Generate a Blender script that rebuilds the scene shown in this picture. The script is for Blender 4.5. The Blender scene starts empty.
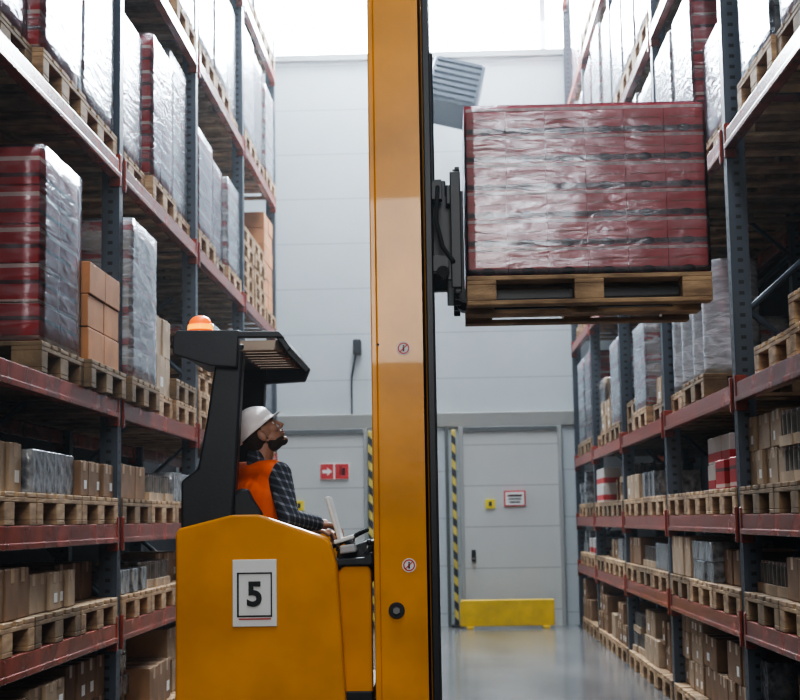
import bpy, bmesh, math, random
from mathutils import Vector, Matrix, noise
random.seed(7)
C = bpy.context.scene.collection
try: bpy.context.scene.view_settings.look = 'AgX - High Contrast'
except Exception as e: print(e)

# ---------------------------------------------------------------- materials
def mat(name, col, rough=0.5, metal=0.0, var=0.0, vscale=6.0, bump=0.0, bscale=60.0, emis=None, estr=0.0, col2=None, coat=0.0, stretch=None):
    m = bpy.data.materials.new(name); m.use_nodes = True
    nt = m.node_tree; b = nt.nodes['Principled BSDF']
    b.inputs['Base Color'].default_value = (*col, 1)
    b.inputs['Roughness'].default_value = rough
    b.inputs['Metallic'].default_value = metal
    if coat: b.inputs['Coat Weight'].default_value = coat
    if emis:
        b.inputs['Emission Color'].default_value = (*emis, 1); b.inputs['Emission Strength'].default_value = estr
    tc = nt.nodes.new('ShaderNodeTexCoord')
    src = tc.outputs['Object']
    if stretch:
        mp = nt.nodes.new('ShaderNodeMapping'); mp.inputs['Scale'].default_value = stretch
        nt.links.new(src, mp.inputs['Vector']); src = mp.outputs['Vector']
    if var or col2:
        n = nt.nodes.new('ShaderNodeTexNoise'); n.inputs['Scale'].default_value = vscale; n.inputs['Detail'].default_value = 5
        nt.links.new(src, n.inputs['Vector'])
        r = nt.nodes.new('ShaderNodeValToRGB')
        c2 = col2 if col2 else tuple(c*(1-var) for c in col)
        r.color_ramp.elements[0].position = .35; r.color_ramp.elements[1].position = .68
        r.color_ramp.elements[0].color = (*c2, 1); r.color_ramp.elements[1].color = (*col, 1)
        nt.links.new(n.outputs['Fac'], r.inputs['Fac']); nt.links.new(r.outputs['Color'], b.inputs['Base Color'])
    if bump:
        n2 = nt.nodes.new('ShaderNodeTexNoise'); n2.inputs['Scale'].default_value = bscale; n2.inputs['Detail'].default_value = 4
        nt.links.new(src, n2.inputs['Vector'])
        bp = nt.nodes.new('ShaderNodeBump'); bp.inputs['Strength'].default_value = bump; bp.inputs['Distance'].default_value = 0.01
        nt.links.new(n2.outputs['Fac'], bp.inputs['Height']); nt.links.new(bp.outputs['Normal'], b.inputs['Normal'])
    return m

def math_node(nt, op, a, b=None):
    n = nt.nodes.new('ShaderNodeMath'); n.operation = op
    for i, v in enumerate((a, b)):
        if v is None: continue
        if isinstance(v, (int, float)): n.inputs[i].default_value = v
        else: nt.links.new(v, n.inputs[i])
    return n.outputs[0]

def band_mat(name, base, stripe, axis, period, lo, hi, rough=.6, bump=.0, stripe2=None, lo2=0, hi2=0, gate=None, diag=False, var=.18):
    m = mat(name, base, rough, var=var, vscale=5, bump=bump)
    nt = m.node_tree; b = nt.nodes['Principled BSDF']
    tc = nt.nodes.new('ShaderNodeTexCoord'); sx = nt.nodes.new('ShaderNodeSeparateXYZ')
    nt.links.new(tc.outputs['Object'], sx.inputs[0])
    v = sx.outputs[axis]
    if diag: v = math_node(nt, 'ADD', v, sx.outputs[0])
    f = math_node(nt, 'FRACT', math_node(nt, 'DIVIDE', v, period))
    def rng(lo, hi):
        return math_node(nt, 'MULTIPLY', math_node(nt, 'GREATER_THAN', f, lo), math_node(nt, 'LESS_THAN', f, hi))
    mask = rng(lo, hi)
    if gate is not None:
        mn = math_node(nt, 'MINIMUM', math_node(nt, 'ABSOLUTE', sx.outputs[0]), math_node(nt, 'ABSOLUTE', sx.outputs[1]))
        mask = math_node(nt, 'MULTIPLY', mask, math_node(nt, 'LESS_THAN', mn, gate))
    prev = b.inputs['Base Color'].links[0].from_socket
    mx = nt.nodes.new('ShaderNodeMix'); mx.data_type = 'RGBA'
    nt.links.new(mask, mx.inputs[0]); nt.links.new(prev, mx.inputs[6]); mx.inputs[7].default_value = (*stripe, 1)
    out = mx.outputs[2]
    if stripe2:
        mx2 = nt.nodes.new('ShaderNodeMix'); mx2.data_type = 'RGBA'
        nt.links.new(rng(lo2, hi2), mx2.inputs[0]); nt.links.new(out, mx2.inputs[6]); mx2.inputs[7].default_value = (*stripe2, 1)
        out = mx2.outputs[2]
    nt.links.new(out, b.inputs['Base Color'])
    return m

def film_mat(name, tint, fac_lo, fac_hi, rough=.2, bs=.5, ior=1.6):
    m = bpy.data.materials.new(name); m.use_nodes = True
    nt = m.node_tree; nt.nodes.remove(nt.nodes['Principled BSDF'])
    out = nt.nodes['Material Output']
    tr = nt.nodes.new('ShaderNodeBsdfTransparent')
    p = nt.nodes.new('ShaderNodeBsdfPrincipled'); p.inputs['Base Color'].default_value = (*tint, 1)
    p.inputs['Roughness'].default_value = .35
    gl = nt.nodes.new('ShaderNodeBsdfGlossy'); gl.inputs['Roughness'].default_value = rough; gl.inputs['Color'].default_value = (.9, .93, 1, 1)
    tc = nt.nodes.new('ShaderNodeTexCoord'); mp = nt.nodes.new('ShaderNodeMapping'); mp.inputs['Scale'].default_value = (1.2, 1.2, 5)
    mp.inputs['Rotation'].default_value = (0, .12, 0)
    n = nt.nodes.new('ShaderNodeTexNoise'); n.inputs['Scale'].default_value = 5; n.inputs['Detail'].default_value = 6; n.inputs['Distortion'].default_value = .8
    nt.links.new(tc.outputs['Object'], mp.inputs[0]); nt.links.new(mp.outputs[0], n.inputs['Vector'])
    mr = nt.nodes.new('ShaderNodeMapRange'); mr.inputs[1].default_value = .40; mr.inputs[2].default_value = .72
    mr.inputs[3].default_value = fac_lo; mr.inputs[4].default_value = fac_hi
    nt.links.new(n.outputs['Fac'], mr.inputs[0])
    bp = nt.nodes.new('ShaderNodeBump'); bp.inputs['Strength'].default_value = bs; bp.inputs['Distance'].default_value = .02
    nt.links.new(n.outputs['Fac'], bp.inputs['Height']); nt.links.new(bp.outputs[0], p.inputs['Normal']); nt.links.new(bp.outputs[0], gl.inputs['Normal'])
    mx = nt.nodes.new('ShaderNodeMixShader')
    nt.links.new(mr.outputs[0], mx.inputs[0]); nt.links.new(tr.outputs[0], mx.inputs[1]); nt.links.new(p.outputs[0], mx.inputs[2])
    m2 = nt.nodes.new('ShaderNodeMixShader'); fr = nt.nodes.new('ShaderNodeFresnel'); fr.inputs[0].default_value = ior
    nt.links.new(bp.outputs[0], fr.inputs['Normal'])
    nt.links.new(fr.outputs[0], m2.inputs[0]); nt.links.new(mx.outputs[0], m2.inputs[1]); nt.links.new(gl.outputs[0], m2.inputs[2])
    nt.links.new(m2.outputs[0], out.inputs['Surface'])
    return m

M = {}
M['yellow'] = mat('truck_yellow_paint', (.84, .33, .006), .36, var=.32, vscale=2.2, bump=.06, bscale=22, coat=.3)
M['yellowrail'] = mat('barrier_yellow', (.75, .50, .03), .5, var=.25)
M['black'] = mat('black_steel', (.016, .018, .024), .42, var=.2, bump=.05)
M['rubber'] = mat('black_rubber', (.012, .012, .013), .8)
M['chrome'] = mat('worn_steel', (.35, .35, .36), .3, .9, var=.3)
M['plate'] = mat('white_plate', (.72, .72, .70), .45)
M['red'] = mat('red_print', (.55, .03, .03), .5)
M['ink'] = mat('black_print', (.012, .012, .012), .5)
M['wood'] = mat('pallet_wood', (.54, .37, .21), .8, col2=(.29, .18, .10), vscale=7, bump=.3, bscale=60, stretch=(1, 1, 4))
M['woodmid'] = mat('worn_pallet_wood', (.44, .29, .16), .8, col2=(.20, .12, .065), vscale=6, bump=.4, bscale=50, stretch=(1, 1, 4))
M['wooddark'] = mat('weathered_pallet_wood', (.30, .20, .11), .85, col2=(.15, .10, .055), vscale=7, bump=.3, bscale=60)
M['card'] = mat('brown_cardboard', (.33, .19, .10), .8, var=.4, vscale=4)
M['card2'] = mat('pale_cardboard', (.48, .35, .23), .8, var=.3, vscale=4)
M['cardo'] = mat('orange_cardboard', (.52, .23, .09), .75, var=.3, vscale=4)
M['tape'] = mat('packing_tape', (.42, .30, .19), .3)
M['silver'] = mat('silver_wrap', (.48, .50, .52), .22, .4, col2=(.11, .12, .14), vscale=16, bump=.8, bscale=22)
M['beam'] = mat('rack_beam_red', (.34, .055, .03), .27, var=.5, vscale=5, bump=.05)
M['post'] = band_mat('rack_post_blue', (.055, .07, .095), (.003, .003, .004), 2, .06, .3, .62, rough=.38, gate=.014)
M['brace'] = mat('rack_brace', (.06, .075, .10), .5, .3)
M['redcart'] = band_mat('red_printed_carton', (.46, .018, .020), (.55, .42, .38), 2, .17, .06, .18, rough=.45, stripe2=(.09, .012, .016), lo2=.60, hi2=.72)
M['whitecart'] = band_mat('white_printed_carton', (.62, .59, .56), (.48, .03, .03), 2, .17, .1, .42, rough=.5)
M['film'] = film_mat('stretch_film', (.76, .80, .84), .0, .16, ior=1.5)
M['filmw'] = film_mat('dense_stretch_film', (.74, .78, .83), .12, .62)
M['filmd'] = film_mat('opaque_stretch_film', (.66, .69, .73), .5, .95)
M['filmmain'] = film_mat('clear_stretch_film', (.85, .87, .92), .0, .08, .16, .2, 1.55)

# ---------------------------------------------------------------- mesh helper
class MB:
    def __init__(s): s.bm = bmesh.new(); s.mats = []
    def mi(s, m):
        if m not in s.mats: s.mats.append(m)
        return s.mats.index(m)
    def _mark(s, verts, m):
        i = s.mi(m); fs = set()
        for v in verts:
            for f in v.link_faces: fs.add(f)
        for f in fs: f.material_index = i
        return fs
    def box(s, x0, x1, y0, y1, z0, z1, m, mtx=None):
        T = Matrix.Translation(((x0+x1)/2, (y0+y1)/2, (z0+z1)/2)) @ Matrix.Diagonal((abs(x1-x0), abs(y1-y0), abs(z1-z0), 1))
        if mtx: T = mtx @ T
        g = bmesh.ops.create_cube(s.bm, size=1, matrix=T); s._mark(g['verts'], m); return g['verts']
    def cyl(s, p0, p1, r0, m, r1=None, seg=20):
        p0, p1 = Vector(p0), Vector(p1); d = p1-p0
        q = d.to_track_quat('Z', 'Y').to_matrix().to_4x4()
        g = bmesh.ops.create_cone(s.bm, cap_ends=True, segments=seg, radius1=r0, radius2=r0 if r1 is None else r1, depth=d.length,
                                  matrix=Matrix.Translation((p0+p1)/2) @ q)
        s._mark(g['verts'], m); return g['verts']
    def sph(s, c, r, m, seg=20, rot=None):
        if not hasattr(r, '__len__'): r = (r, r, r)
        T = Matrix.Translation(c)
        if rot: T = T @ rot
        T = T @ Matrix.Diagonal((*r, 1))
        g = bmesh.ops.create_uvsphere(s.bm, u_segments=seg, v_segments=seg//2+2, radius=1, matrix=T); s._mark(g['verts'], m); return g['verts']
    def cap(s, p0, r0, p1, r1, m, seg=16):
        s.sph(p0, r0, m, seg); s.sph(p1, r1, m, seg)
        if (Vector(p1)-Vector(p0)).length > 1e-4: s.cyl(p0, p1, r0, m, r1, seg)
    def prism(s, pts, y0, y1, m, axis='Y'):
        def P(a, b, y): return (a, y, b) if axis == 'Y' else ((y, a, b) if axis == 'X' else (a, b, y))
        v0 = [s.bm.verts.new(P(a, b, y0)) for a, b in pts]; v1 = [s.bm.verts.new(P(a, b, y1)) for a, b in pts]
        n = len(pts); i = s.mi(m)
        fs = [s.bm.faces.new(v0), s.bm.faces.new(v1[::-1])]
        for k in range(n): fs.append(s.bm.faces.new((v0[k], v0[(k+1) % n], v1[(k+1) % n], v1[k])))
        for f in fs: f.material_index = i
        return v0+v1
    def mesh(s, name, bevel=0, origin=(0, 0, 0), smooth=False, bseg=2):
        bmesh.ops.recalc_face_normals(s.bm, faces=s.bm.faces)
        if bevel: bmesh.ops.bevel(s.bm, geom=list(s.bm.edges), offset=bevel, segments=bseg, profile=.5, affect='EDGES', clamp_overlap=True)
        bmesh.ops.translate(s.bm, verts=s.bm.verts, vec=-Vector(origin))
        me = bpy.data.meshes.new(name); s.bm.to_mesh(me); s.bm.free()
        for m in s.mats: me.materials.append(m)
        if smooth:
            for p in me.polygons: p.use_smooth = True
        return me

def obj(name, me, loc=(0, 0, 0), parent=None, rot=None, local=False):
    o = bpy.data.objects.new(name, me); C.objects.link(o); o.location = loc
    if rot: o.rotation_euler = rot
    if parent:
        o.parent = parent
        if not local: o.matrix_parent_inverse = world_of(parent).inverted()
    return o
def world_of(o):
    m = Matrix.Translation(o.location) @ o.rotation_euler.to_matrix().to_4x4()
    if o.parent: m = world_of(o.parent) @ o.matrix_parent_inverse @ m
    return m
def top(o, label, cat, group=None):
    o['label'] = label; o['category'] = cat
    if group: o['group'] = group
    return o
def struct(o): o['kind'] = 'structure'; return o
def fin(mb, name, parent=None, bevel=0, smooth=False, bseg=2):
    vs = [v.co for v in mb.bm.verts]
    c = Vector([(min(v[i] for v in vs)+max(v[i] for v in vs))/2 for i in range(3)])
    me = mb.mesh(name, bevel, c, smooth, bseg)
    return obj(name, me, c, parent)
def bx(name, x0, x1, y0, y1, z0, z1, m, parent=None, bevel=0):
    b = MB(); b.box(x0, x1, y0, y1, z0, z1, m); return fin(b, name, parent, bevel)
def empty(name, loc, parent=None):
    return obj(name, None, loc, parent)

# ---------------------------------------------------------------- room
XW0, XW1, YB, ZC = -3.35, 3.1, 17.9, 9.6
Mfloor = mat('polished_concrete', (.20, .195, .19), .17, col2=(.12, .12, .12), vscale=1.6, bump=.06, bscale=6, stretch=(1.6, .5, 1))
Mwall = band_mat('wall_panels', (.50, .55, .57), (.34, .38, .40), 2, .575, .0, .02, rough=.55, var=.03)
Mdark = mat('shade_painted_wall', (.02, .02, .024), .8, var=.2)  # near-black colour stands in for the darkness behind the racks
Mdoor = band_mat('sectional_door', (.52, .54, .53), (.36, .37, .37), 2, .5, .0, .03, rough=.5, var=.03)
Mtrim = mat('grey_trim', (.34, .35, .35), .6)
Mtrimd = mat('dark_trim', (.10, .11, .11), .6)
struct(bx('floor', XW0, XW1, -4, YB+.2, -.1, 0, Mfloor))
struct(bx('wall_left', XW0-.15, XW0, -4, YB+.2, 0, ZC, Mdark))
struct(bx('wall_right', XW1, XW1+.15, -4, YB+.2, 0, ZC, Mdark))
struct(bx('wall_front', XW0, XW1, -4.15, -4, 0, ZC, Mdark))
struct(bx('ceiling', XW0, XW1, -4, YB+.2, ZC, ZC+.1, mat('ceiling_panels', (.45, .47, .5), .8)))
ZWIN = 7.2
struct(bx('wall_back', XW0, XW1, YB, YB+.2, 0, ZWIN, Mwall))
struct(bx('wall_back_head', XW0, XW1, YB, YB+.2, 9.2, ZC, Mwall))
Mwin = mat('window_daylight', (.9, .95, 1), .3, emis=(.86, .94, 1.0), estr=30)
Mwf = mat('window_frame_white', (.8, .82, .84), .4)
for i, (a, b) in enumerate([(XW0, -2.2), (-2.2, 1.33), (1.33, XW1)]):
    e = struct(empty('window_%d' % (i+1), ((a+b)/2, YB+.1, ZWIN)))
    g = bx('glass', a+.03, b-.03, YB+.1, YB+.12, ZWIN, 9.2, Mwin, e)
    mb = MB()
    mb.box(a, a+.04, YB+.05, YB+.1, ZWIN, 9.2, Mwf); mb.box(b-.04, b, YB+.05, YB+.1, ZWIN, 9.2, Mwf)
    mb.box(a, b, YB+.05, YB+.1, ZWIN, ZWIN+.03, Mwf)
    fin(mb, 'frame', e)
struct(bx('trim_1', XW0, XW1, YB-.06, YB, 2.42, 2.6, mat('ledge', (.27, .27, .25), .6), bevel=.01))
struct(bx('trim_2', XW0, XW1, YB-.04, YB, 7.12, 7.2, Mtrim))
struct(bx('trim_3', -.02, .02, YB-.06, YB, 0, 2.42, Mtrimd))
struct(bx('trim_4', -.96, -.78, YB-.05, YB, 0, 2.42, Mtrim))
for i, (a, b) in enumerate([(-2.1, -1.02), (.2, 1.36)]):
    e = struct(empty('door_%d' % (i+1), ((a+b)/2, YB, 0)))
    bx('door_panel', a, b, YB-.05, YB-.01, 0, 2.38, Mdoor, e)
    mb = MB(); mb.box(a-.05, a, YB-.09, YB-.01, 0, 2.42, Mtrim); mb.box(b, b+.05, YB-.09, YB-.01, 0, 2.42, Mtrim); mb.box(a, b, YB-.09, YB-.01, 2.36, 2.42, Mtrimd)
    fin(mb, 'door_frame', e, .005)
    mb = MB(); mb.box(a+.08, a+.13, YB-.09, YB-.05, .78, .92, M['ink']); mb.box(a+.09, a+.12, YB-.12, YB-.09, .80, .83, M['chrome'])
    fin(mb, 'handle', e, .004)

Mhaz = band_mat('hazard_stripes', (.68, .55, .10), (.03, .03, .03), 2, .2, .0, .5, rough=.5, diag=True)
for x in (.09, -.93):
    p = empty('hazard_post', (x, YB-.14, 0)); top(p, 'yellow and black striped door guard post against the wall', 'guard post', 'striped door guard posts')
    bx('post_tube', x-.03, x+.02, YB-.18, YB-.1, .03, 2.38, Mhaz, p, .01)
    bx('foot_plate', x-.07, x+.07, YB-.22, YB-.06, 0, .03, M['black'], p, .004)
br = empty('floor_barrier', (.75, YB-.4, 0)); top(br, 'low yellow steel barrier on the floor before the dock door', 'barrier')
mb = MB(); mb.prism([(.12, .03), (1.24, .03), (1.24, .34), (.14, .34), (.12, .30)], YB-.48, YB-.38, M['yellowrail']); fin(mb, 'barrier_panel', br, .01)
for x in (.2, 1.1): bx('barrier_foot', x, x+.08, YB-.55, YB-.3, 0, .03, M['yellowrail'], br, .004)

def sign(name, x0, x1, z0, z1, parts, label):
    y = YB-.06
    e = empty(name, ((x0+x1)/2, y, (z0+z1)/2)); top(e, label, 'sign')
    bx('board', x0, x1, y-.015, y+.01, z0, z1, parts[0], e, .002)
    for nm, a, b, c, d, m in parts[1]:
        bx(nm, x0+(x1-x0)*a, x0+(x1-x0)*b, y-.02, y-.015, z0+(z1-z0)*c, z0+(z1-z0)*d, m, e)
    return e
My = mat('sign_yellow', (.8, .65, .02), .5); Mr = mat('sign_red', (.6, .03, .03), .5)
s = sign('fire_sign', -1.56, -1.2, 1.8, 2.0, (M['plate'], [('red_field', 0.02, .46, .04, .96, Mr), ('red_field', .52, .98, .04, .96, Mr), ('white_symbol', .68, .72, .25, .8, M['plate']), ('white_symbol', .76, .86, .25, .7, M['plate'])]), 'red fire equipment sign with arrow and extinguisher symbols')
mb = MB(); yy = YB-.082
mb.prism([(-1.53, 1.88), (-1.47, 1.88), (-1.47, 1.85), (-1.41, 1.9), (-1.47, 1.95), (-1.47, 1.92), (-1.53, 1.92)], yy, yy+.004, M['plate']); fin(mb, 'white_arrow', s)
sign('notice_sign', -1.88, -1.76, 1.43, 1.55, (My, [('pictogram', .35, .65, .25, .75, M['ink'])]), 'small yellow warning notice on the dock door')
sign('notice_sign', .46, .58, 1.42, 1.53, (My, [('pictogram', .35, .65, .25, .75, M['ink'])]), 'small yellow warning notice on the dock door')
sign('door_sign', .69, .95, 1.44, 1.63, (Mr, [('white_field', .06, .94, .08, .92, M['plate']), ('text_line', .16, .84, .62, .74, Mr), ('text_line', .2, .8, .42, .52, M['ink']), ('text_line', .25, .75, .22, .32, M['ink'])]), 'white sign with red border and lines of lettering')

ah = empty('air_heater', (.2, 16.4, 6.2)); top(ah, 'dark grey louvred air heater bracketed high on the wall', 'air heater')
R = Matrix.Translation((.16, 16.4, 6.2)) @ Matrix.Rotation(math.radians(14), 4, 'Y') @ Matrix.Rotation(math.radians(-20), 4, 'X')
mg = mat('heater_grey', (.06, .08, .11), .45, .4); ml = mat('heater_louvre', (.045, .065, .095), .6, .2)
mb = MB(); mb.box(-.3, .3, -.25, .25, -.3, .3, mg, R); fin(mb, 'housing', ah, .02)
mb = MB()
for k in range(7): mb.box(-.26, .26, -.29, -.25, -.26+k*.082, -.22+k*.082, ml, R)
fin(mb, 'louvre', ah)
for x in (0, .34):
    mb = MB(); mb.cyl((x, 16.6, 6.35), (x, YB-.014, 6.7), .02, M['black']); fin(mb, 'bracket', ah)
wl = empty('wall_siren', (-1.07, YB-.1, 3.4)); top(wl, 'small black wall siren with hanging cable', 'siren')
mb = MB(); mb.box(-1.13, -1.03, YB-.2, YB-.01, 3.33, 3.52, M['black']); fin(mb, 'siren_housing', wl, .02)
mb = MB(); mb.cyl((-1.1, YB-.1, 3.35), (-1.16, YB-.06, 3.05), .012, M['black']); mb.cyl((-1.16, YB-.06, 3.05), (-1.16, YB-.03, 2.6), .01, M['black']); fin(mb, 'cable', wl)

# ---------------------------------------------------------------- racks
TOPS = [0, .75, 1.30, 2.0, 3.38, 4.86, 6.31, 7.76]
SIDE = {'L': (-1.85, -1, [3.1, 5.65, 8.2, 10.75, 13.3, 15.85]), 'R': (1.55, 1, [5.3, 7.85, 10.4, 12.95, 15.5, 17.7])}
pm = MB()
for a in [(-.05, .05, -.05, -.043), (-.05, .05, .043, .05), (-.05, -.044, -.05, .05)]:
    pm.box(a[0], a[1], a[2], a[3], 0, 8.4, M['post'])
pm.box(-.07, .07, -.08, .08, 0, .012, M['post'])
post_me = pm.mesh('upright_post')
for sd, (xf, d, ups) in SIDE.items():
    rk = empty('pallet_rack', (xf, ups[0], 0))
    top(rk, 'tall steel pallet rack with red beams and blue-grey uprights', 'pallet rack', 'pallet rack rows along the aisle')
    for u in ups:
        for xx in (xf+d*.06, xf+d*1.0):
            o = obj('upright_post', post_me, (xx, u, 0), rk)
            if d < 0: o.rotation_euler = (0, 0, math.pi)
        mb = MB(); z = .15; fl = 0
        while z < 7.9:
            a, b = (xf+d*.1, xf+d*.96) if fl else (xf+d*.96, xf+d*.1)
            mb.cyl((a, u, z), (b, u, z+.75), .018, M['brace'], seg=8); z += .75; fl = 1-fl
        fin(mb, 'brace', rk)
    for u0, u1 in zip(ups, ups[1:]):
        L = u1-u0-.10
        bm_ = MB(); bm_.box(-.025, .025, -L/2, L/2, -.105, 0, M['beam']); bm_.box(-.032, .0, -L/2, L/2, -.105, -.075, M['beam'])
        bm_.box(-.03, .035, -L/2-.0, -L/2+.04, -.15, .04, M['beam']); bm_.box(-.03, .035, L/2-.04, L/2, -.15, .04, M['beam'])
        bme = bm_.mesh('beam', .005)
        for t in TOPS[1:]:
            for xx in (xf+d*.025, xf+d*1.03):
                obj('beam', bme, (xx, (u0+u1)/2, t), rk, rot=(0, 0, 0 if d > 0 else math.pi))

# ---------------------------------------------------------------- goods
def pallet_mesh(m):
    b = MB()
    for y in (-.35, 0, .35):
        w = .1 if y else .145
        b.box(-.6, .6, y-w/2, y+w/2, 0, .022, m)
        for x in (-.527, 0, .527):
            b.box(x-.0725, x+.0725, y-w/2, y+w/2, .022, .10, m)
    for x in (-.527, 0, .527): b.box(x-.0725, x+.0725, -.4, .4, .10, .122, m)
    for y, w in ((-.327, .145), (-.17, .1), (0, .145), (.17, .1), (.327, .145)): b.box(-.6, .6, y-w/2, y+w/2, .122, .144, m)
    return b.mesh('pallet', .003, bseg=1)
PAL = [pallet_mesh(M['wood']), pallet_mesh(M['wooddark']), pallet_mesh(M['woodmid'])]

def stack_mesh(kind, h, seed):
    r = random.Random(seed); b = MB()
    if kind == 'D':
        for k in range(3):
            z0 = h*k/3
            b.cyl((0, 0, z0+.004), (0, 0, z0+h/3-.004), .165, M['silver'], seg=40)
        return b.mesh('roll_stack', .01, bseg=1)
    n = max(2, round(h/.17)); lh = h/n
    m = {'R': M['redcart'], 'W': M['whitecart'], 'S': M['silver'], 'C': M['card'], 'K': M['card2'], 'O': M['cardo']}[kind]
    for k in range(n):
        for i in range(3):
            for j in range(2):
                x0 = -.57+i*.38; y0 = -.35+j*.35; q = r.uniform(-.004, .004)
                b.box(x0+.003+q, x0+.377+q, y0+.003+q, y0+.347+q, k*lh+.002, (k+1)*lh-.002, m)
    return b.mesh('carton_stack', .004, bseg=1)
def film_mesh(h, seed, m, a=.582, c=.362, n=10, drum=False):
    b = MB()
    if drum:
        g = bmesh.ops.create_cone(b.bm, cap_ends=True, segments=48, radius1=.172, radius2=.172, depth=h, matrix=Matrix.Translation((0, 0, h/2+.005)))
        b._mark(g['verts'], m)
        bmesh.ops.subdivide_edges(b.bm, edges=[e for e in b.bm.edges if abs(e.verts[0].co.z-e.verts[1].co.z) > .1], cuts=14, use_grid_fill=True)
        for v in b.bm.verts:
            q = noise.noise(v.co*12+Vector((seed, 0, 0))); d_ = Vector((v.co.x, v.co.y, 0)).normalized(); v.co += d_*abs(q)*.006
        return b.mesh('stretch_film', smooth=True)
    b.box(-a, a, -c, c, .002, h+.006, m)
    bmesh.ops.subdivide_edges(b.bm, edges=b.bm.edges, cuts=n, use_grid_fill=True)
    for v in b.bm.verts:
        q = noise.noise_vector(v.co*6+Vector((seed, 0, 0)))
        amp = .006
        v.co += Vector((abs(q.x)*amp*(1 if v.co.x > 0 else -1), abs(q.y)*amp*(1 if v.co.y > 0 else -1), abs(q.z)*.004))
    return b.mesh('stretch_film', smooth=True)
cache = {}
LAB = {'R': 'red printed cartons wrapped in clear film', 'W': 'white and red cartons wrapped in cloudy film', 'S': 'silver film wrapped goods in a block',
       'C': 'brown cardboard cartons under film', 'K': 'pale brown cartons under film', 'O': 'orange brown cartons in a block', 'D': 'round rolls wrapped in silvery film'}
def add_pallet(x, y, z, k=None, rz=0):
    o = obj('pallet', PAL[random.choice([0, 1, 2]) if k is None else k], (x, y, z+.001), rot=(0, 0, rz))
    return top(o, 'wooden euro pallet lying on the rack beams' if z > .3 else 'wooden euro pallet lying on the floor', 'pallet', 'wooden pallets in the racks')
def add_load(kind, x, y, z, h, wrap=True):
    key = (kind, round(h, 2))
    if key not in cache:
        cache[key] = (stack_mesh(kind, h, len(cache)), film_mesh(h, len(cache)*3.1, {'W': M['filmw'], 'D': M['filmd']}.get(kind, M['film']), drum=kind == 'D'))
    s, f = cache[key]
    o = obj(('wrapped_roll_stack' if kind == 'D' else 'wrapped_carton_stack') if wrap else 'carton_stack', s, (x, y, z))
    top(o, LAB[kind]+' on a pallet', 'stack of cartons' if kind != 'D' else 'stack of rolls', 'palletised carton stacks in the racks' if kind != 'D' else 'palletised roll stacks')
    if wrap: obj('stretch_film', f, (0, 0, 0), o, local=True)
    return o
def carton_mesh(sx, sy, sz, m, tape=True, label=False):
    b = MB(); b.box(-sx/2, sx/2, -sy/2, sy/2, 0, sz, m)
    bmesh.ops.bevel(b.bm, geom=list(b.bm.edges), offset=.005, segments=1, affect='EDGES')
    if tape: b.box(-sx/2-.001, sx/2+.001, -.025, .025, sz*.72, sz+.001, M['tape'])
    if label: b.box(-sx/2-.0015, sx/2+.0015, -sy*.3, sy*.05, sz*.2, sz*.45, M['plate'])
    return b.mesh('cardboard_box')
Mtin = mat('tin_lid', (.55, .56, .58), .25, .8, var=.2); Mtinb = mat('tin_label', (.08, .10, .10), .4, col2=(.30, .26, .23), vscale=9)
def tray_mesh():
    b = MB(); b.box(-.19, .19, -.125, .125, 0, .05, M['card2'])
    for i in range(4):
        for j in range(3):
            x = -.14+i*.093; y = -.083+j*.083
            b.cyl((x, y, .03), (x, y, .15), .039, Mtinb, seg=14); b.cyl((x, y, .15), (x, y, .165), .036, Mtin, seg=14)
    return b.mesh('tin_tray')
TRAY = tray_mesh()
BOX = {}
def box_of(kind, s):
    lb = random.random() < .3; k = (kind, s, lb)
    if k not in BOX:
        m = {'C': M['card'], 'K': M['card2'], 'S': M['silver'], 'R': M['redcart'], 'O': M['cardo'], 'W': M['whitecart']}[kind]
        BOX[k] = carton_mesh(*s, m, kind in 'CKO', lb and kind in 'CK')
    return BOX[k]
BL = {'C': ('cardboard_box', 'brown cardboard box on a pallet in the rack', 'box', 'brown boxes in the picking rack'),
      'K': ('cardboard_box', 'pale cardboard box on a pallet in the rack', 'box', 'pale boxes in the picking rack'),
      'S': ('shrink_pack', 'silvery film wrapped pack on a pallet', 'pack', 'silver packs in the picking rack'),
      'R': ('printed_carton', 'red printed carton on a pallet', 'carton', 'red cartons in the picking rack'),
      'W': ('printed_carton', 'white carton with red print on a pallet', 'carton', 'white cartons in the picking rack'),
      'O': ('cardboard_box', 'orange brown cardboard box on a pallet', 'box', 'orange boxes in the picking rack'),
      'T': ('tin_tray', 'cardboard tray of tins on a pallet', 'tray of tins', 'trays of tins in the picking rack')}
def small_boxes(kind, x, y, z, d, hmax, rows=None):
    s = random.choice([(.36, .25, .2), (.3, .19, .22), (.3, .19, .14), (.3, .15, .18), (.38, .25, .26)])
    if kind == 'S': s = random.choice([(.36, .19, .2), (.36, .25, .12), (.3, .15, .14)])
    if kind in 'RW': s = (.36, .25, .17)
    if kind == 'T': s = (.38, .25, .168)
    n = int(.78/s[1]); mx = max(1, int(hmax/s[2])); lay = min(rows or random.choice([mx, mx, max(1, mx-1)]), mx)
    nm, lb, cat, grp = BL[kind]
    inset = random.choice([0, .02, .05, .12]); cnt = [n]*lay
    if lay > 1: cnt[-1] = random.randint(1, n)
    shift = random.choice([0, 1])
    for k in range(lay):
        for j in range(cnt[k]):
            jj = n-1-j if shift else j
            if lay == 1 and random.random() < .06: continue
            xx = x-d*(.58-s[0]/2-inset); yy = y-(n-1)*s[1]/2+jj*(s[1]+.006)+random.uniform(-.003, .003)
            me = TRAY if kind == 'T' else box_of(kind, s)
            o = obj(nm, me, (xx+random.uniform(-.012, .012), yy, z+k*(s[2]+.001)+.001), rot=(0, 0, (0 if d > 0 else math.pi)+(random.uniform(-.03, .03) if lay == 1 else 0)))
            top(o, lb, cat, grp)
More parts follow.
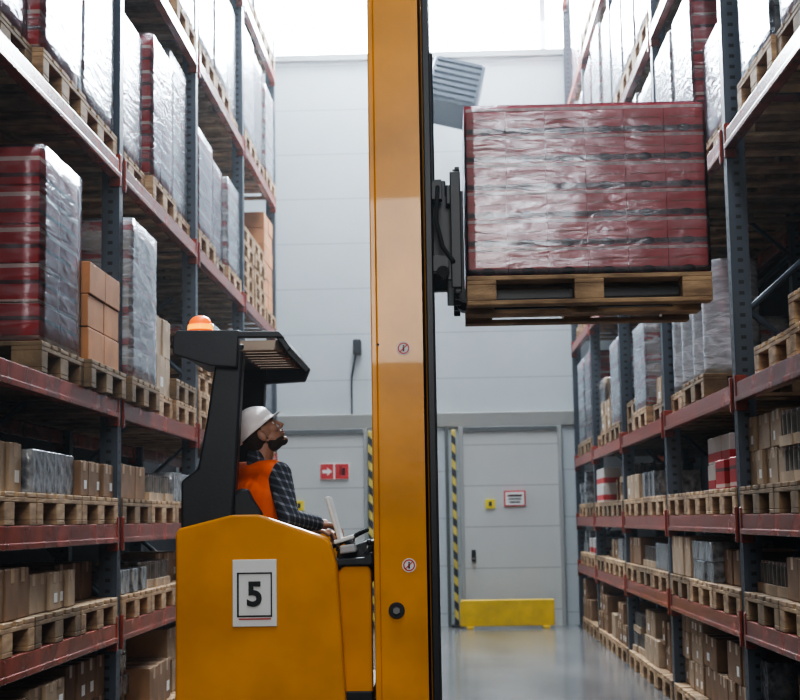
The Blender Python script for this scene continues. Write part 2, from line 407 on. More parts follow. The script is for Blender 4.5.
PLAN = {
 ('L', 5): ['WRW', 'WRW', 'WWW', 'WCW'], ('L', 6): ['WWW', 'WWW', 'WRW', 'WWW'],
 ('L', 4): ['RRW', 'WRW', 'RRW', 'PPO'], ('L', 3): ['.RO', 'Wkp', 'PWC', 'CWC'],
 ('R', 6): ['WWW', 'WRW', 'WWR', 'WCW', 'WRW'], ('R', 5): ['.RW', 'WRW', 'WCW', 'WWR', 'WWW'],
 ('R', 4): ['.WS', 'RRW', 'WCW', 'WWS', 'WRW'], ('R', 3): ['.q1', '.DD', 'kWp', 'WkK', 'RWR'],
}
for (sd, lv), bays in PLAN.items():
    xf, d, ups = SIDE[sd]; off = 1 if sd == 'L' else 0
    for bi, row in enumerate(bays):
        u = ups[bi+off]; w = ups[bi+off+1]-u if bi+off+1 < len(ups) else 2.55
        for si, k in enumerate(row):
            if k == '.': continue
            y = u+.05+ (w-.1)/6*(1+2*si) if w > 2.5 else u+.48+si*.81
            if sd == 'R' and bi == 0: y -= .38
            if (sd, lv, bi, k) == ('L', 3, 0, 'R'): y += .04
            if y+.4 > 17.75: continue
            x = xf+d*(.60+random.choice([0, 0, .02, .05])); z = TOPS[lv]
            if (sd, lv, bi) == ('L', 3, 0): x = xf+d*(.60 if k == 'R' else .56)
            if (sd, lv, bi, si) == ('L', 3, 1, 0): x = xf+d*.55
            if k in 'Pq1':
                for q in range({'P': 5, 'q': 2, '1': 1}[k]): add_pallet(x+random.uniform(-.01, .01), y+random.uniform(-.006, .006), z+q*.146, 0)
                continue
            add_pallet(x, y, z); z += .147
            if k in 'skp':
                if k == 'p': add_pallet(x, y, z)
                else: small_boxes('K' if k == 'k' else 'C', x, y, z, d, .75 if k == 'k' else .3, 2 if k == 'k' else 1)
                continue
            hm = 1.12 if lv >= 4 else (.93 if k in 'RW' else .55 if k in 'O' else .72)
            if k == 'S': hm = .8
            h = hm-random.choice([0, .08, .17, .25])
            if k == 'D':
                h = .70
                for dy in (-.19, .19): add_load('D', xf+d*.22, y+dy, z, h)
                continue
            if (sd, lv, bi) == ('L', 4, 2): h = .8
            if (sd, lv, bi) == ('L', 3, 0) and k == 'R': h = .93
            if (sd, lv, bi, si) == ('L', 3, 1, 0): h = .93
            if (sd, lv, bi) == ('L', 3, 0) and k == 'O': h = .52
            if (sd, lv, bi, si) == ('R', 4, 1, 0): h = .60
            add_load(k, x, y, z, h, wrap=(k != 'O'))
kinds = {'L': {0: 'CKCSCKCCK', 1: 'CKCSTKC', 2: 'KSCCTSC'}, 'R': {0: 'KCSCCKCKTCKCKC', 1: 'SCTCSKSTCSKTWSKC', 2: 'STKRWRCSKTCWKSR'}}
for sd, (xf, d, ups) in SIDE.items():
    us = list(zip(ups, ups[1:]))
    us = us[1:3] if sd == 'L' else us
    for lv in (0, 1, 2):
        q = 0
        for u0, u1 in us:
            w = u1-u0
            for si in range(3 if w > 2.4 else 2):
                y = u0+.05+(w-.1)/6*(1+2*si) if w > 2.4 else u0+.5+si*.85
                x = xf+d*.60; z = TOPS[lv]
                add_pallet(x, y, z)
                k = kinds[sd][lv][q % len(kinds[sd][lv])]; q += 1
                if random.random() < .03: continue
                small_boxes(k, x, y, z+.146, d, .55 if lv == 0 else .27 if lv == 1 else (.30 if sd == 'L' else .36))

# ---------------------------------------------------------------- held pallet and load
PX, PY, PZ = .715, 7.45, 2.34
p = obj('pallet', PAL[2], (PX, PY, PZ)); top(p, 'worn wooden euro pallet carried on the truck forks', 'pallet')
load = empty('wrapped_carton_load', (PX, PY, PZ+.146)); top(load, 'red printed cartons wrapped in shiny clear film on the raised pallet', 'stack of cartons')
mtop = mat('carton_deep_red', (.44, .012, .022), .42, var=.25, vscale=8); mpale = mat('carton_pale_band', (.62, .42, .42), .5, var=.5, vscale=20)
mdk = mat('carton_dark_emblem', (.03, .010, .018), .5); mgold = mat('carton_brown_emblem', (.28, .05, .03), .5); mgrey = mat('carton_mauve_band', (.12, .05, .065), .5, var=.5, vscale=25)
cw, ch, cd = 1.18/6, .85/6, .78/2
b = MB(); b.box(-cw/2+.001, cw/2-.001, -cd/2+.002, cd/2-.002, .001, ch-.001, mtop)
for yy in (-cd/2, cd/2-.0005):
    b.box(-cw/2+.001, cw/2-.001, yy, yy+.002, ch*.84, ch*.95, mpale)
    b.box(-cw/2+.001, cw/2-.001, yy, yy+.002, ch*.04, ch*.22, mgrey)
    b.sph((0, yy+.001, ch*.13), (cw*.18, .003, ch*.13), mdk, 16)
    b.box(-cw*.42, -cw*.22, yy-.0008, yy+.002, ch*.09, ch*.15, mdk); b.box(cw*.22, cw*.42, yy-.0008, yy+.002, ch*.09, ch*.15, mdk)
    b.box(-cw*.38, cw*.38, yy-.0002, yy+.002, ch*.5, ch*.55, mgold)
for xx in (-cw/2, cw/2-.001):
    b.box(xx, xx+.001, -cd/2+.003, cd/2-.003, ch*.84, ch*.95, mpale)
cme = b.mesh('carton')
for k in range(6):
    for i in range(6):
        for j in range(2):
            obj('carton', cme, (-.59+cw/2+i*cw, -.39+cd/2+j*cd, k*ch), load, local=True)
obj('stretch_film', film_mesh(.85, 5.5, M['filmmain'], .597, .397, n=22), (0, 0, 0), load, local=True)

# ---------------------------------------------------------------- reach truck
tk = empty('reach_truck', (-.8, 7.45, 0)); top(tk, 'yellow electric reach truck numbered 5 with raised mast', 'forklift')
Y = M['yellow']; K = M['black']
prof = [(-1.285, .18), (-1.285, 1.25), (-1.27, 1.275), (-1.02, 1.335), (-.89, 1.335), (-.58, 1.225), (-.555, 1.20), (-.525, 1.09), (-.49, .47), (-.48, .18)]
body = empty('body', (-.9, 7.45, .2), tk)
mb = MB(); mb.prism(prof, 6.85, 6.95, Y); fin(mb, 'side_panel', body, .013, bseg=3)
mb = MB(); mb.prism(prof, 7.95, 8.05, Y); fin(mb, 'side_panel', body, .013, bseg=3)
bx('rear_panel', -1.285, -1.23, 6.95, 7.95, .18, 1.26, Y, body, .012)
bx('cab_floor', -1.23, -.37, 6.95, 7.95, .42, .50, K, body, .005)
bx('battery_box', -1.23, -.5, 6.97, 7.93, .12, .42, K, body, .01)
mb = MB(); mb.prism([(-.525, .18), (-.55, .9), (-.53, 1.06), (-.50, 1.085), (-.385, 1.085), (-.37, 1.06), (-.37, .18)], 6.97, 7.07, Y); fin(mb, 'front_panel', body, .012)
mb = MB(); mb.prism([(-.56, 1.088), (-.555, 1.115), (-.40, 1.125), (-.365, 1.15), (-.36, 1.10), (-.37, 1.088)], 6.95, 7.10, K); fin(mb, 'panel_cap', body, .005)
for x, y in ((-1.0, 7.2), (-1.0, 7.7)):
    mb = MB(); mb.cyl((x, y-.05, .12), (x, y+.05, .12), .12, M['rubber'], seg=32); mb.cyl((x, y-.055, .12), (x, y+.055, .12), .06, M['chrome'])
    fin(mb, 'wheel', tk, smooth=False)
for y in (6.9, 7.9):
    bx('reach_leg', -.6, .75, y, y+.1, .06, .24, Y, tk, .015)
    mb = MB(); yw = y+.16 if y < 7 else y-.06
    mb.cyl((.6, yw-.05, .14), (.6, yw+.05, .14), .14, M['rubber'], seg=32); mb.cyl((.6, yw-.055, .14), (.6, yw+.055, .14), .06, M['chrome']); fin(mb, 'wheel', tk)
pl = bx('number_plate', -1.014, -.806, 6.838, 6.851, .815, 1.125, M['plate'], tk, .003)
mb = MB()
x0, x1, z0, z1 = -.992, -.828, .86, 1.065
for a in [(x0, x1, z0, z0+.007), (x0, x1, z1-.006, z1), (x0, x0+.008, z0, z1), (x1-.006, x1, z0, z1)]: mb.box(a[0], a[1], 6.834, 6.839, a[2], a[3], M['ink'])
mb.box(x0+.008, x1-.006, 6.8345, 6.839, z0-.012, z0-.007, M['red'])
fin(mb, 'plate_border', pl)
def text_obj(body_s, size, loc, m, parent, name, off=.0):
    cu = bpy.data.curves.new(name, 'FONT'); cu.body = body_s; cu.size = size; cu.extrude = .002; cu.offset = off; cu.align_x = 'CENTER'; cu.align_y = 'CENTER'
    t = bpy.data.objects.new(name, cu); C.objects.link(t)
    bpy.context.view_layer.update()
    me = bpy.data.meshes.new_from_object(t.evaluated_get(bpy.context.evaluated_depsgraph_get()))
    bpy.data.objects.remove(t); me.materials.clear(); me.materials.append(m)
    return obj(name, me, loc, parent, rot=(math.pi/2, 0, 0))
text_obj('5', .155, (-.91, 6.833, .96), M['ink'], pl, 'numeral', .0045)

gp = [(-1.28, 1.27), (-1.28, 1.50), (-1.20, 1.56), (-1.155, 1.80), (-1.12, 2.04), (-1.09, 2.16), (-.975, 2.16), (-.985, 2.03), (-1.015, 1.5), (-1.03, 1.31)]
gd = empty('overhead_guard', (-1, 7.4, 2.1), tk)
for ya, yb in ((6.96, 7.06), (7.84, 7.94)):
    mb = MB(); mb.prism(gp, ya, yb, K); fin(mb, 'guard_pillar', gd, .012)
fr_ = [(-1.31, 2.19), (-1.29, 2.225), (-.80, 2.215), (-.74, 2.13), (-.77, 2.06), (-1.0, 2.05), (-1.14, 2.10), (-1.30, 2.15)]
mb = MB(); mb.prism([(-1.31, 2.19), (-1.29, 2.225), (-.99, 2.22), (-1.0, 2.04), (-1.13, 2.05), (-1.31, 2.11)], 6.90, 6.95, K)
mb.prism([(-1.0, 2.215), (-.80, 2.212), (-.77, 2.18), (-1.0, 2.185)], 6.90, 6.95, K)
mb.prism(fr_, 7.88, 7.94, K)
mb.box(-1.30, -1.0, 6.95, 7.88, 2.12, 2.215, K); mb.prism([(-.80, 2.215), (-.74, 2.13), (-.76, 2.11), (-.825, 2.20)], 6.92, 7.88, K)
fin(mb, 'guard_frame', gd, .006)
ms = mat('guard_slat', (.22, .15, .10), .3, .5)  # warm, lightened colour stands in for the beacon's glow on the slats
mb = MB()
for k in range(8):
    y = 6.99+k*.118
    T = Matrix.Translation((-.905, y, 2.15)) @ Matrix.Rotation(math.radians(46), 4, 'X')
    mb.box(-.12, .12, -.038, .038, -.006, .006, ms, T)
fin(mb, 'guard_slats', gd)
BX = -1.21
bc = empty('beacon', (BX, 7.1, 2.22), tk)
Mam = mat('amber_lens', (.9, .14, .0), .35, emis=(1.0, .17, .0), estr=.75)
Mhot = mat('lit_lens', (.95, .3, .0), .35, emis=(1, .38, .0), estr=1.8)
mb = MB(); mb.cyl((BX, 7.1, 2.215), (BX, 7.1, 2.235), .07, K); fin(mb, 'beacon_base', bc)
mb = MB(); mb.cyl((BX, 7.1, 2.235), (BX, 7.1, 2.28), .062, Mam, .056, 28); mb.sph((BX, 7.1, 2.28), (.056, .056, .042), Mam, 28); fin(mb, 'beacon_lens', bc, smooth=True)
mb = MB(); mb.cyl((BX, 7.1, 2.25), (BX, 7.1, 2.275), .0635, Mhot, .061, 28); fin(mb, 'lamp_band', bc)

ms_ = empty('mast', (-.2, 7.45, .1), tk)
for y0, y1, sg in ((6.95, 7.03, 1), (7.87, 7.95, -1)):
    mb = MB()
    mb.box(-.355, -.325, y0, y1+.02, .1, 4.9, Y); mb.box(-.327, -.085, y0-.012, y1-.02, .1, 4.9, Y)
    mb.box(-.11, -.085, y0-.012, y1+.03, .1, 4.9, Y)
    fin(mb, 'mast_column', ms_, .006)
    mb = MB(); mb.box(-.30, -.13, y1-.018, y1+.05, .15, 5.2, K); mb.box(-.083, -.05, y0+.0, y1+.06, .12, 5.2, K)
    fin(mb, 'inner_rail', ms_, .004)
for z in (.3, 2.9, 4.7): bx('mast_crossbar', -.34, -.26, 7.06, 7.84, z, z+.12, Y, ms_, .006)
for y in (7.3, 7.6):
    mb = MB(); mb.cyl((-.2, y, .2), (-.2, y, 4.2), .035, M['chrome']); fin(mb, 'lift_cylinder', ms_)
for cx, cz in ((-.198, 2.12), (-.188, 1.085)):
    st = MB(); st.cyl((cx, 6.938, cz), (cx, 6.935, cz), .033, M['plate'], seg=32); o = fin(st, 'round_sticker', ms_)
    st = MB()
    for k in range(32):
        a = 2*math.pi*k/32; a2 = 2*math.pi*(k+1)/32
        v = [st.bm.verts.new((cx+r*math.cos(t), 6.934, cz+r*math.sin(t))) for r, t in ((.028, a), (.028, a2), (.022, a2), (.022, a))]
        st.bm.faces.new(v).material_index = st.mi(M['red'])
    st.box(-.0025, .0025, -.0005, .0005, -.026, .026, M['red'], Matrix.Translation((cx, 6.9335, cz)) @ Matrix.Rotation(.8, 4, 'Y'))
    st.cap((cx, 6.9345, cz+.012), .004, (cx, 6.9345, cz+.012), .004, M['ink'], 8); st.box(cx-.004, cx+.004, 6.933, 6.9345, cz-.015, cz+.007, M['ink'])
    fin(st, 'prohibition_symbol', o)
mb = MB(); mb.cyl((-.25, 6.94, .875), (-.25, 6.925, .875), .038, K, seg=28); mb.cyl((-.25, 6.925, .875), (-.25, 6.905, .875), .02, M['chrome'], seg=6); fin(mb, 'mast_bolt', ms_, .002)
mb = MB(); mb.cyl((-.32, 6.936, 2.14), (-.32, 6.93, 2.14), .006, M['ink']); fin(mb, 'rivet', ms_)

cr = empty('carriage', (.0, 7.45, 2.4), ms_)
mb = MB()
for y in (7.10, 7.72):
    mb.prism([(-.05, 2.52), (-.05, 2.98), (.02, 2.98), (.02, 2.90), (.05, 2.90), (.05, 2.52)], y, y+.06, K)
mb.box(.02, .06, 7.02, 7.88, 2.46, 2.56, K); mb.box(.02, .06, 7.02, 7.88, 2.84, 2.94, K)
fin(mb, 'carriage_frame', cr, .006)
mb = MB()
for y in (7.02, 7.24, 7.44, 7.64, 7.84): mb.box(.055, .09, y, y+.03, 2.40, 3.02, K)
mb.box(.065, .09, 7.02, 7.87, 2.98, 3.03, K); mb.box(.065, .09, 7.02, 7.87, 2.7, 2.74, K); mb.box(.04, .092, 6.995, 7.03, 2.42, 3.0, K); fin(mb, 'load_backrest', cr, .005)
for y in (7.265, 7.635):
    mb = MB()
    mb.prism([(.062, 2.95), (.062, 2.44), (.075, 2.405), (.10, 2.392), (1.27, 2.40), (1.28, 2.41), (1.27, 2.4375), (.115, 2.4375), (.107, 2.45), (.107, 2.95)], y-.05, y+.05, K); fin(mb, 'fork', cr)
mb = MB(); mb.box(-.05, .0, 6.99, 7.05, 2.86, 2.96, K); mb.cyl((-.045, 7.0, 2.95), (-.045, 7.0, 3.6), .012, K); fin(mb, 'side_bracket', cr, .003)
mb = MB(); mb.box(-.05, .03, 6.99, 7.06, 2.50, 2.58, K); mb.cyl((.0, 6.985, 2.50), (.0, 7.05, 2.50), .03, M['rubber']); fin(mb, 'side_bracket', cr, .003)
mb = MB()
pts = [(-.02, 6.99, 2.92), (-.03, 6.985, 2.75), (-.0, 6.985, 2.62), (.05, 6.99, 2.55)]
for a, c_ in zip(pts, pts[1:]): mb.cap(a, .011, c_, .011, M['rubber'], 10)
fin(mb, 'hose', cr)

se = empty('seat', (-.98, 7.4, .5), tk)
bx('seat_cushion', -1.14, -.70, 7.16, 7.64, .86, .965, K, se, .03)
bx('seat_base', -1.1, -.78, 7.22, 7.58, .50, .86, K, se, .02)
mb = MB(); T = Matrix.Translation((-1.175, 7.42, 1.17)) @ Matrix.Rotation(math.radians(-6), 4, 'Y'); mb.box(-.04, .04, -.24, .24, -.25, .27, K, T); fin(mb, 'backrest', se, .03)
mb = MB(); mb.prism([(-1.03, 1.30), (-1.03, 1.43), (-1.0, 1.46), (-.96, 1.46), (-.93, 1.40), (-.89, 1.34), (-.89, 1.30)], 6.97, 7.03, K); fin(mb, 'side_bolster', se, .012)
co = empty('console', (-.45, 7.4, .5), tk)
mb = MB(); mb.prism([(-.55, 1.10), (-.54, 1.16), (-.40, 1.20), (-.365, 1.20), (-.365, 1.0), (-.45, 1.0)], 7.12, 7.85, K); fin(mb, 'dashboard', co, .01)
mb = MB(); T = Matrix.Translation((-.55, 7.08, 1.31)) @ Matrix.Rotation(math.radians(-16), 4, 'Y')
mb.box(-.01, .01, -.09, .09, -.11, .11, M['plate'], T); mb.box(-.03, .07, -.09, .09, -.12, -.10, M['plate'], T); fin(mb, 'white_screen', co, .006)
mb = MB(); mb.prism([(-.52, 1.14), (-.52, 1.18), (-.45, 1.19), (-.44, 1.15)], 6.98, 7.1, mat('console_grey', (.4, .4, .4), .5)); fin(mb, 'arm_console', co, .008)
mb = MB(); mb.cyl((-.46, 7.05, 1.17), (-.455, 7.05, 1.22), .006, M['chrome']); mb.sph((-.455, 7.05, 1.225), .012, K); fin(mb, 'lever', co, smooth=True)
mb = MB(); mb.cyl((-.40, 7.0, 1.14), (-.38, 7.0, 1.19), .006, M['chrome']); mb.sph((-.38, 7.0, 1.195), .014, M['black']); fin(mb, 'lever', co, smooth=True)
mb = MB(); mb.cyl((-.55, 7.25, 1.15), (-.548, 7.25, 1.235), .008, M['chrome']); mb.sph((-.548, 7.25, 1.24), .018, K); fin(mb, 'lever', co, smooth=True)
mb = MB()
c0 = Vector((-.53, 7.58, 1.20)); Rr = Matrix.Rotation(math.radians(-25), 3, 'Y')
for k in range(28):
    a, a2 = 2*math.pi*k/28, 2*math.pi*(k+1)/28
    mb.cap(c0+Rr @ Vector((.12*math.cos(a), .12*math.sin(a), 0)), .011, c0+Rr @ Vector((.12*math.cos(a2), .12*math.sin(a2), 0)), .011, M['rubber'], 8)
mb.cyl(c0, c0+Rr @ Vector((.05, 0, -.12)), .02, K); mb.cyl(c0-Rr @ Vector((.12, 0, 0)), c0+Rr @ Vector((.12, 0, 0)), .01, K)
fin(mb, 'steering_wheel', co, smooth=True)

# ---------------------------------------------------------------- driver
Mskin = mat('skin', (.50, .27, .18), .5, var=.12, vscale=12)
Mhair = mat('dark_hair', (.050, .030, .02), .9, bump=.8, bscale=160)
Mvest = mat('orange_vest', (.98, .15, .015), .6, var=.12, vscale=7, bump=.5, bscale=12)
Mtr = mat('dark_trousers', (.03, .035, .05), .8)
Mhat = mat('white_hard_hat', (.84, .76, .74), .3, coat=.3)
Mpl = mat('plaid_shirt', (.05, .055, .07), .85)
nt = Mpl.node_tree; b_ = nt.nodes['Principled BSDF']; tc = nt.nodes.new('ShaderNodeTexCoord'); sx = nt.nodes.new('ShaderNodeSeparateXYZ'); nt.links.new(tc.outputs['Object'], sx.inputs[0])
fz = math_node(nt, 'LESS_THAN', math_node(nt, 'FRACT', math_node(nt, 'MULTIPLY', math_node(nt, 'ADD', sx.outputs[2], math_node(nt, 'MULTIPLY', sx.outputs[0], .3)), 26)), .3)
fx = math_node(nt, 'LESS_THAN', math_node(nt, 'FRACT', math_node(nt, 'MULTIPLY', math_node(nt, 'ADD', sx.outputs[0], sx.outputs[1]), 24)), .3)
sm = math_node(nt, 'MULTIPLY', math_node(nt, 'ADD', fz, fx), .5)
rp = nt.nodes.new('ShaderNodeValToRGB'); rp.color_ramp.elements[0].color = (.024, .027, .038, 1); rp.color_ramp.elements[1].color = (.24, .25, .28, 1)
e_ = rp.color_ramp.elements.new(.5); e_.color = (.08, .085, .11, 1); nt.links.new(sm, rp.inputs[0]); nt.links.new(rp.outputs[0], b_.inputs['Base Color'])

def remesh(mb, name, parent, voxel, smooth_it=4, m=None):
    me = mb.mesh(name); t = bpy.data.objects.new(name, me); C.objects.link(t)
    r = t.modifiers.new('r', 'REMESH'); r.mode = 'VOXEL'; r.voxel_size = voxel
    s = t.modifiers.new('s', 'SMOOTH'); s.iterations = smooth_it; s.factor = .5
    bpy.context.view_layer.update()
    me2 = bpy.data.meshes.new_from_object(t.evaluated_get(bpy.context.evaluated_depsgraph_get()))
    bpy.data.objects.remove(t); me2.materials.clear(); me2.materials.append(m)
    for p_ in me2.polygons: p_.use_smooth = True
    me2.transform(Matrix.Translation(-Vector(PO)))
    return obj(name, me2, PO, parent)
PO = (-.95, 7.4, 1.0)
V = Vector
Fd = V((math.cos(.7), math.sin(.7), 0)); Rt = V((math.sin(.7), -math.cos(.7), 0))
pel = V((-.955, 7.41, 1.06)); chest = V((-.955, 7.39, 1.42)); nb = V((-.955, 7.385, 1.595))
rs = nb+Rt*.18+V((0, 0, -.06)); ls = nb-Rt*.18+V((0, 0, -.06))
re_, rw = V((-.775, 7.11, 1.31)), V((-.632, 7.24, 1.285))
le_, lw = V((-.91, 7.70, 1.31)), V((-.70, 7.62, 1.255))
Hc = V((-.938, 7.385, 1.745)); HP = -36
HR = Matrix.Rotation(.12, 4, 'Z') @ Matrix.Rotation(math.radians(HP), 4, 'Y')
HM = Matrix.Translation(Hc) @ HR
def hs(mb, c, r, m, seg=20): mb.sph(HM @ V(c), r, m, seg, rot=HR)
def hc(mb, a, ra, b, rb, m): mb.cap(HM @ V(a), ra, HM @ V(b), rb, m, 12)
hips = [pel+V((0, -.09, 0)), pel+V((0, .09, 0))]
kn = [V((-.61, 7.27, 1.05)), V((-.61, 7.56, 1.05))]; an = [V((-.56, 7.29, .60)), V((-.56, 7.54, .60))]
b = MB(); S = Mskin
for s_ in (-1, 1): b.cap(chest+Rt*.07*s_, .10, pel+Rt*.06*s_, .105, S)
b.cap(rs, .055, ls, .055, S); b.cap(nb-V((0, 0, .03)), .058, HM @ V((-.025, 0, -.05)), .052, S)
for sh, el, wr in ((rs, re_, rw), (ls, le_, lw)):
    b.cap(sh, .050, el, .040, S); b.cap(el, .040, wr, .026, S)
for h_, k_, a_ in zip(hips, kn, an): b.cap(h_, .085, k_, .058, S); b.cap(k_, .056, a_, .038, S); b.cap(a_+V((0, 0, -.04)), .034, a_+V((.12, 0, -.06)), .028, S)
hs(b, (-.008, 0, .025), (.096, .076, .092), S, 28); hs(b, (.026, 0, -.04), (.060, .058, .068), S, 24)
hs(b, (.066, 0, -.088), (.024, .026, .020), S); hc(b, (.086, 0, .020), .008, (.108, 0, -.018), .010, S); hs(b, (.102, 0, -.022), (.014, .013, .009), S, 12)
hs(b, (.096, .011, -.024), .008, S, 10); hs(b, (.096, -.011, -.024), .008, S, 10)
hc(b, (.078, .035, .032), .010, (.078, -.035, .032), .010, S); hs(b, (.086, 0, -.048), (.012, .022, .006), S); hs(b, (.083, 0, -.060), (.012, .019, .007), S)
for s_ in (-1, 1):
    hs(b, (-.010, .078*s_, -.008), (.020, .011, .032), S, 14); hs(b, (.060, .040*s_, -.012), (.024, .022, .026), S, 14)
    hc(b, (.0, .062*s_, -.045), .012, (.055, .03*s_, -.085), .014, S)
def hand(b, wr, fwd, side, up, curl=.9):
    b.cap(wr, .024, wr+fwd*.02, .026, S, 12)
    for t in (-1, -.33, .33, 1): b.cap(wr+fwd*.015+side*.018*t, .014, wr+fwd*.078+side*.030*t, .011, S, 10)
    for i_, (t, L) in enumerate(((-1, .060), (-.33, .074), (.33, .080), (1, .072))):
        a = wr+fwd*.082+side*.030*t; ang = .25
        for q, fr in enumerate((.42, .32, .26)):
            ang += .38*curl
            d = (fwd*math.cos(ang)-up*math.sin(ang)); e = a+d*L*fr
            b.cap(a, .0092-.0008*q, e, .0086-.0008*q, S, 10); a = e
    a = wr+fwd*.025+side*.026; m1 = a+(side*.7+fwd*.6-up*.2).normalized()*.038; m2 = m1+(fwd*.85-up*.5-side*.1).normalized()*.03
    b.cap(a, .013, m1, .0105, S, 10); b.cap(m1, .0105, m2, .009, S, 10)
hand(b, rw, V((.98, .1, -.12)).normalized(), V((0, 1, 0)), V((0, 0, 1)), 1.5)
hand(b, lw, V((.95, -.25, -.1)).normalized(), V((.25, -.95, 0)).normalized(), V((0, 0, 1)), 1.4)
person = remesh(b, 'person', None, .004, 3, Mskin)
top(person, 'person in white hard hat and orange vest seated, looking up', 'person')
b = MB()
for s_ in (-1, 1): b.cap(chest+Rt*.075*s_, .112, pel+Rt*.06*s_, .118, S)
b.cap(rs, .064, ls, .064, S); b.cap(nb-V((0, 0, .02)), .066, nb+V((-.005, 0, .03)), .062, S)
for sh, el, wr in ((rs, re_, rw), (ls, le_, lw)):
    b.cap(sh, .064, el, .052, S); b.cap(el, .053, el.lerp(wr, .88), .037, S)
remesh(b, 'shirt', person, .006, 4, Mpl)
b = MB()
q0 = -Fd*.016
for s_ in (-1, -.33, .33, 1): b.cap(chest+Rt*.098*s_+q0, .115, pel+Rt*.10*s_+V((0, 0, .02))+q0, .115, S)
b.cap(rs-Rt*.03+V((0, 0, .008))+q0, .067, ls+Rt*.03+V((0, 0, .008))+q0, .067, S)
b.cap(rs-Rt*.04+q0, .068, chest+Rt*.11+q0, .105, S); b.cap(ls+Rt*.04+q0, .068, chest-Rt*.11+q0, .105, S)
remesh(b, 'vest', person, .006, 8, Mvest)
b = MB()
for h_, k_, a_ in zip(hips, kn, an): b.cap(h_, .1, k_, .072, S); b.cap(k_, .07, a_, .055, S)
remesh(b, 'trousers', person, .008, 4, Mtr)
for a_ in an:
    b = MB(); b.cap(a_+V((-.03, 0, -.045)), .045, a_+V((.12, 0, -.055)), .042, S); b.cap(a_, .05, a_+V((0, 0, -.04)), .05, S)
    remesh(b, 'shoe', person, .007, 3, Mtr)
b = MB()
hs(b, (.020, 0, -.072), (.0605, .0590, .038), S, 24); hs(b, (.063, 0, -.094), (.025, .027, .018), S)
for s_ in (-1, 1):
    hc(b, (-.002, .0715*s_, .0), .006, (.002, .060*s_, -.05), .009, S); hc(b, (.097, .004*s_, -.039), .0030, (.086, .022*s_, -.050), .0035, S)
    hc(b, (.0, .063*s_, -.049), .011, (.055, .031*s_, -.089), .0135, S)
remesh(b, 'beard', person, .0035, 2, Mhair)
b = MB(); hs(b, (-.022, 0, .02), (.088, .080, .086), S, 24); hs(b, (-.052, 0, -.028), (.050, .064, .048), S, 20)
remesh(b, 'hair', person, .005, 2, Mhair)
for s_ in (-1, 1):
    b = MB(); c_ = HM @ V((.070, .031*s_, .013)); b.sph(c_, .0115, M['plate'], 14); b.sph(HM @ V((.0775, .031*s_, .014)), .0055, M['ink'], 10); fin(b, 'eye', person, smooth=True)
    b = MB(); b.cap(HM @ V((.089, .016*s_, .034)), .0035, HM @ V((.080, .05*s_, .036)), .003, Mhair, 8); fin(b, 'eyebrow', person)
bmh = bmesh.new()
RH = Matrix.Translation(Hc) @ Matrix.Rotation(.12, 4, 'Z') @ Matrix.Rotation(math.radians(HP-4), 4, 'Y') @ Matrix.Translation((-.014, 0, .042))
g = bmesh.ops.create_uvsphere(bmh, u_segments=40, v_segments=24, radius=1)
bmesh.ops.delete(bmh, geom=[v for v in bmh.verts if v.co.z < -.12], context='VERTS')
for v in bmh.verts:
    x, y, z = v.co; rr = 1+(.05 if abs(y) < .16 and z > .3 else 0)
    v.co = V((x*.118*rr, y*.100, z*.112*rr))
edges = [e for e in bmh.edges if e.is_boundary]
r = bmesh.ops.extrude_edge_only(bmh, edges=edges)
for v in [q for q in r['geom'] if isinstance(q, bmesh.types.BMVert)]:
    ang = math.atan2(v.co.y, v.co.x); ext = .009+(.030*max(0, math.cos(ang))**2)
    d_ = V((v.co.x, v.co.y, 0)).normalized(); v.co += d_*ext+V((0, 0, -.008))
me = bpy.data.meshes.new('hard_hat'); bmh.to_mesh(me); bmh.free(); me.materials.append(Mhat)
for p_ in me.polygons: p_.use_smooth = True
me.transform(RH); me.transform(Matrix.Translation(-Hc)); hh = obj('hard_hat', me, Hc, person)
so = hh.modifiers.new('s', 'SOLIDIFY'); so.thickness = .004

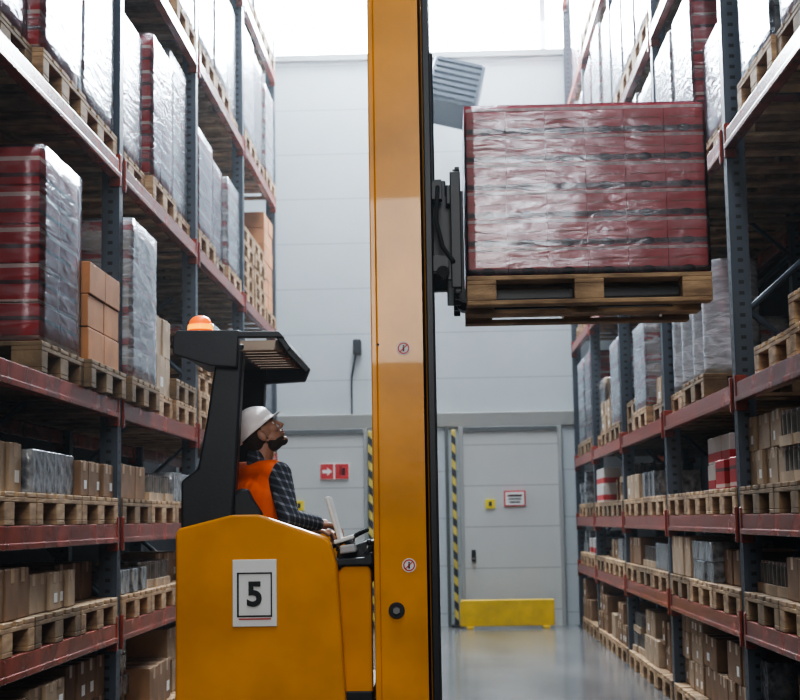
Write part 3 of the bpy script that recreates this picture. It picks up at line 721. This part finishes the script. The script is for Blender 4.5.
# ---------------------------------------------------------------- lights
def area(name, loc, rot, sx, sy, e, col):
    l = bpy.data.lights.new(name, 'AREA'); l.shape = 'RECTANGLE'; l.size = sx; l.size_y = sy; l.energy = e; l.color = col
    o = bpy.data.objects.new(name, l); C.objects.link(o); o.location = loc; o.rotation_euler = rot; return o
for i, y in enumerate((2, 6, 10, 14)):
    area('skylight', (-.15, y, 9.4), (0, 0, 0), 1.1, 2.4, 200, (.84, .93, 1.0))
area('front_fill', (-.3, -3.6, 4.2), (math.radians(82), 0, 0), 2.2, 2.0, 185, (1.0, .96, .90))  # unseen fill added behind the camera to brighten the near faces
area('film_glare_light', (1.0, -3.5, 5.6), (math.radians(74), 0, .06), .7, .9, 120, (.92, .96, 1.0))  # added unseen light, placed so its reflection glares on the load's film
area('window_glow', (-.3, 17.6, 8.2), (math.radians(-60), 0, 0), 3.8, 1.7, 1250, (.84, .93, 1.0))
w = bpy.data.worlds.new('World'); bpy.context.scene.world = w; w.use_nodes = True
w.node_tree.nodes['Background'].inputs[0].default_value = (.5, .6, .75, 1); w.node_tree.nodes['Background'].inputs[1].default_value = .3
vs_ = w.node_tree.nodes.new('ShaderNodeVolumeScatter'); vs_.inputs['Density'].default_value = .0036; vs_.inputs['Anisotropy'].default_value = .5; vs_.inputs['Color'].default_value = (.9, .95, 1, 1)
w.node_tree.links.new(vs_.outputs[0], w.node_tree.nodes['World Output'].inputs['Volume'])

# ---------------------------------------------------------------- camera
cam = bpy.data.cameras.new('camera'); co_ = bpy.data.objects.new('camera', cam); C.objects.link(co_)
cam.sensor_width = 36; cam.lens = 1450/800*36
psi, pit, rol = .031, math.atan(.117), .0157
mtx = Matrix.Rotation(psi, 4, 'Z') @ Matrix.Rotation(math.pi/2+pit, 4, 'X') @ Matrix.Rotation(-rol, 4, 'Z')
co_.matrix_world = Matrix.Translation((0, 0, 1.3)) @ mtx
cam.dof.use_dof = True; cam.dof.focus_distance = 7.2; cam.dof.aperture_fstop = 4.0
bpy.context.scene.camera = co_
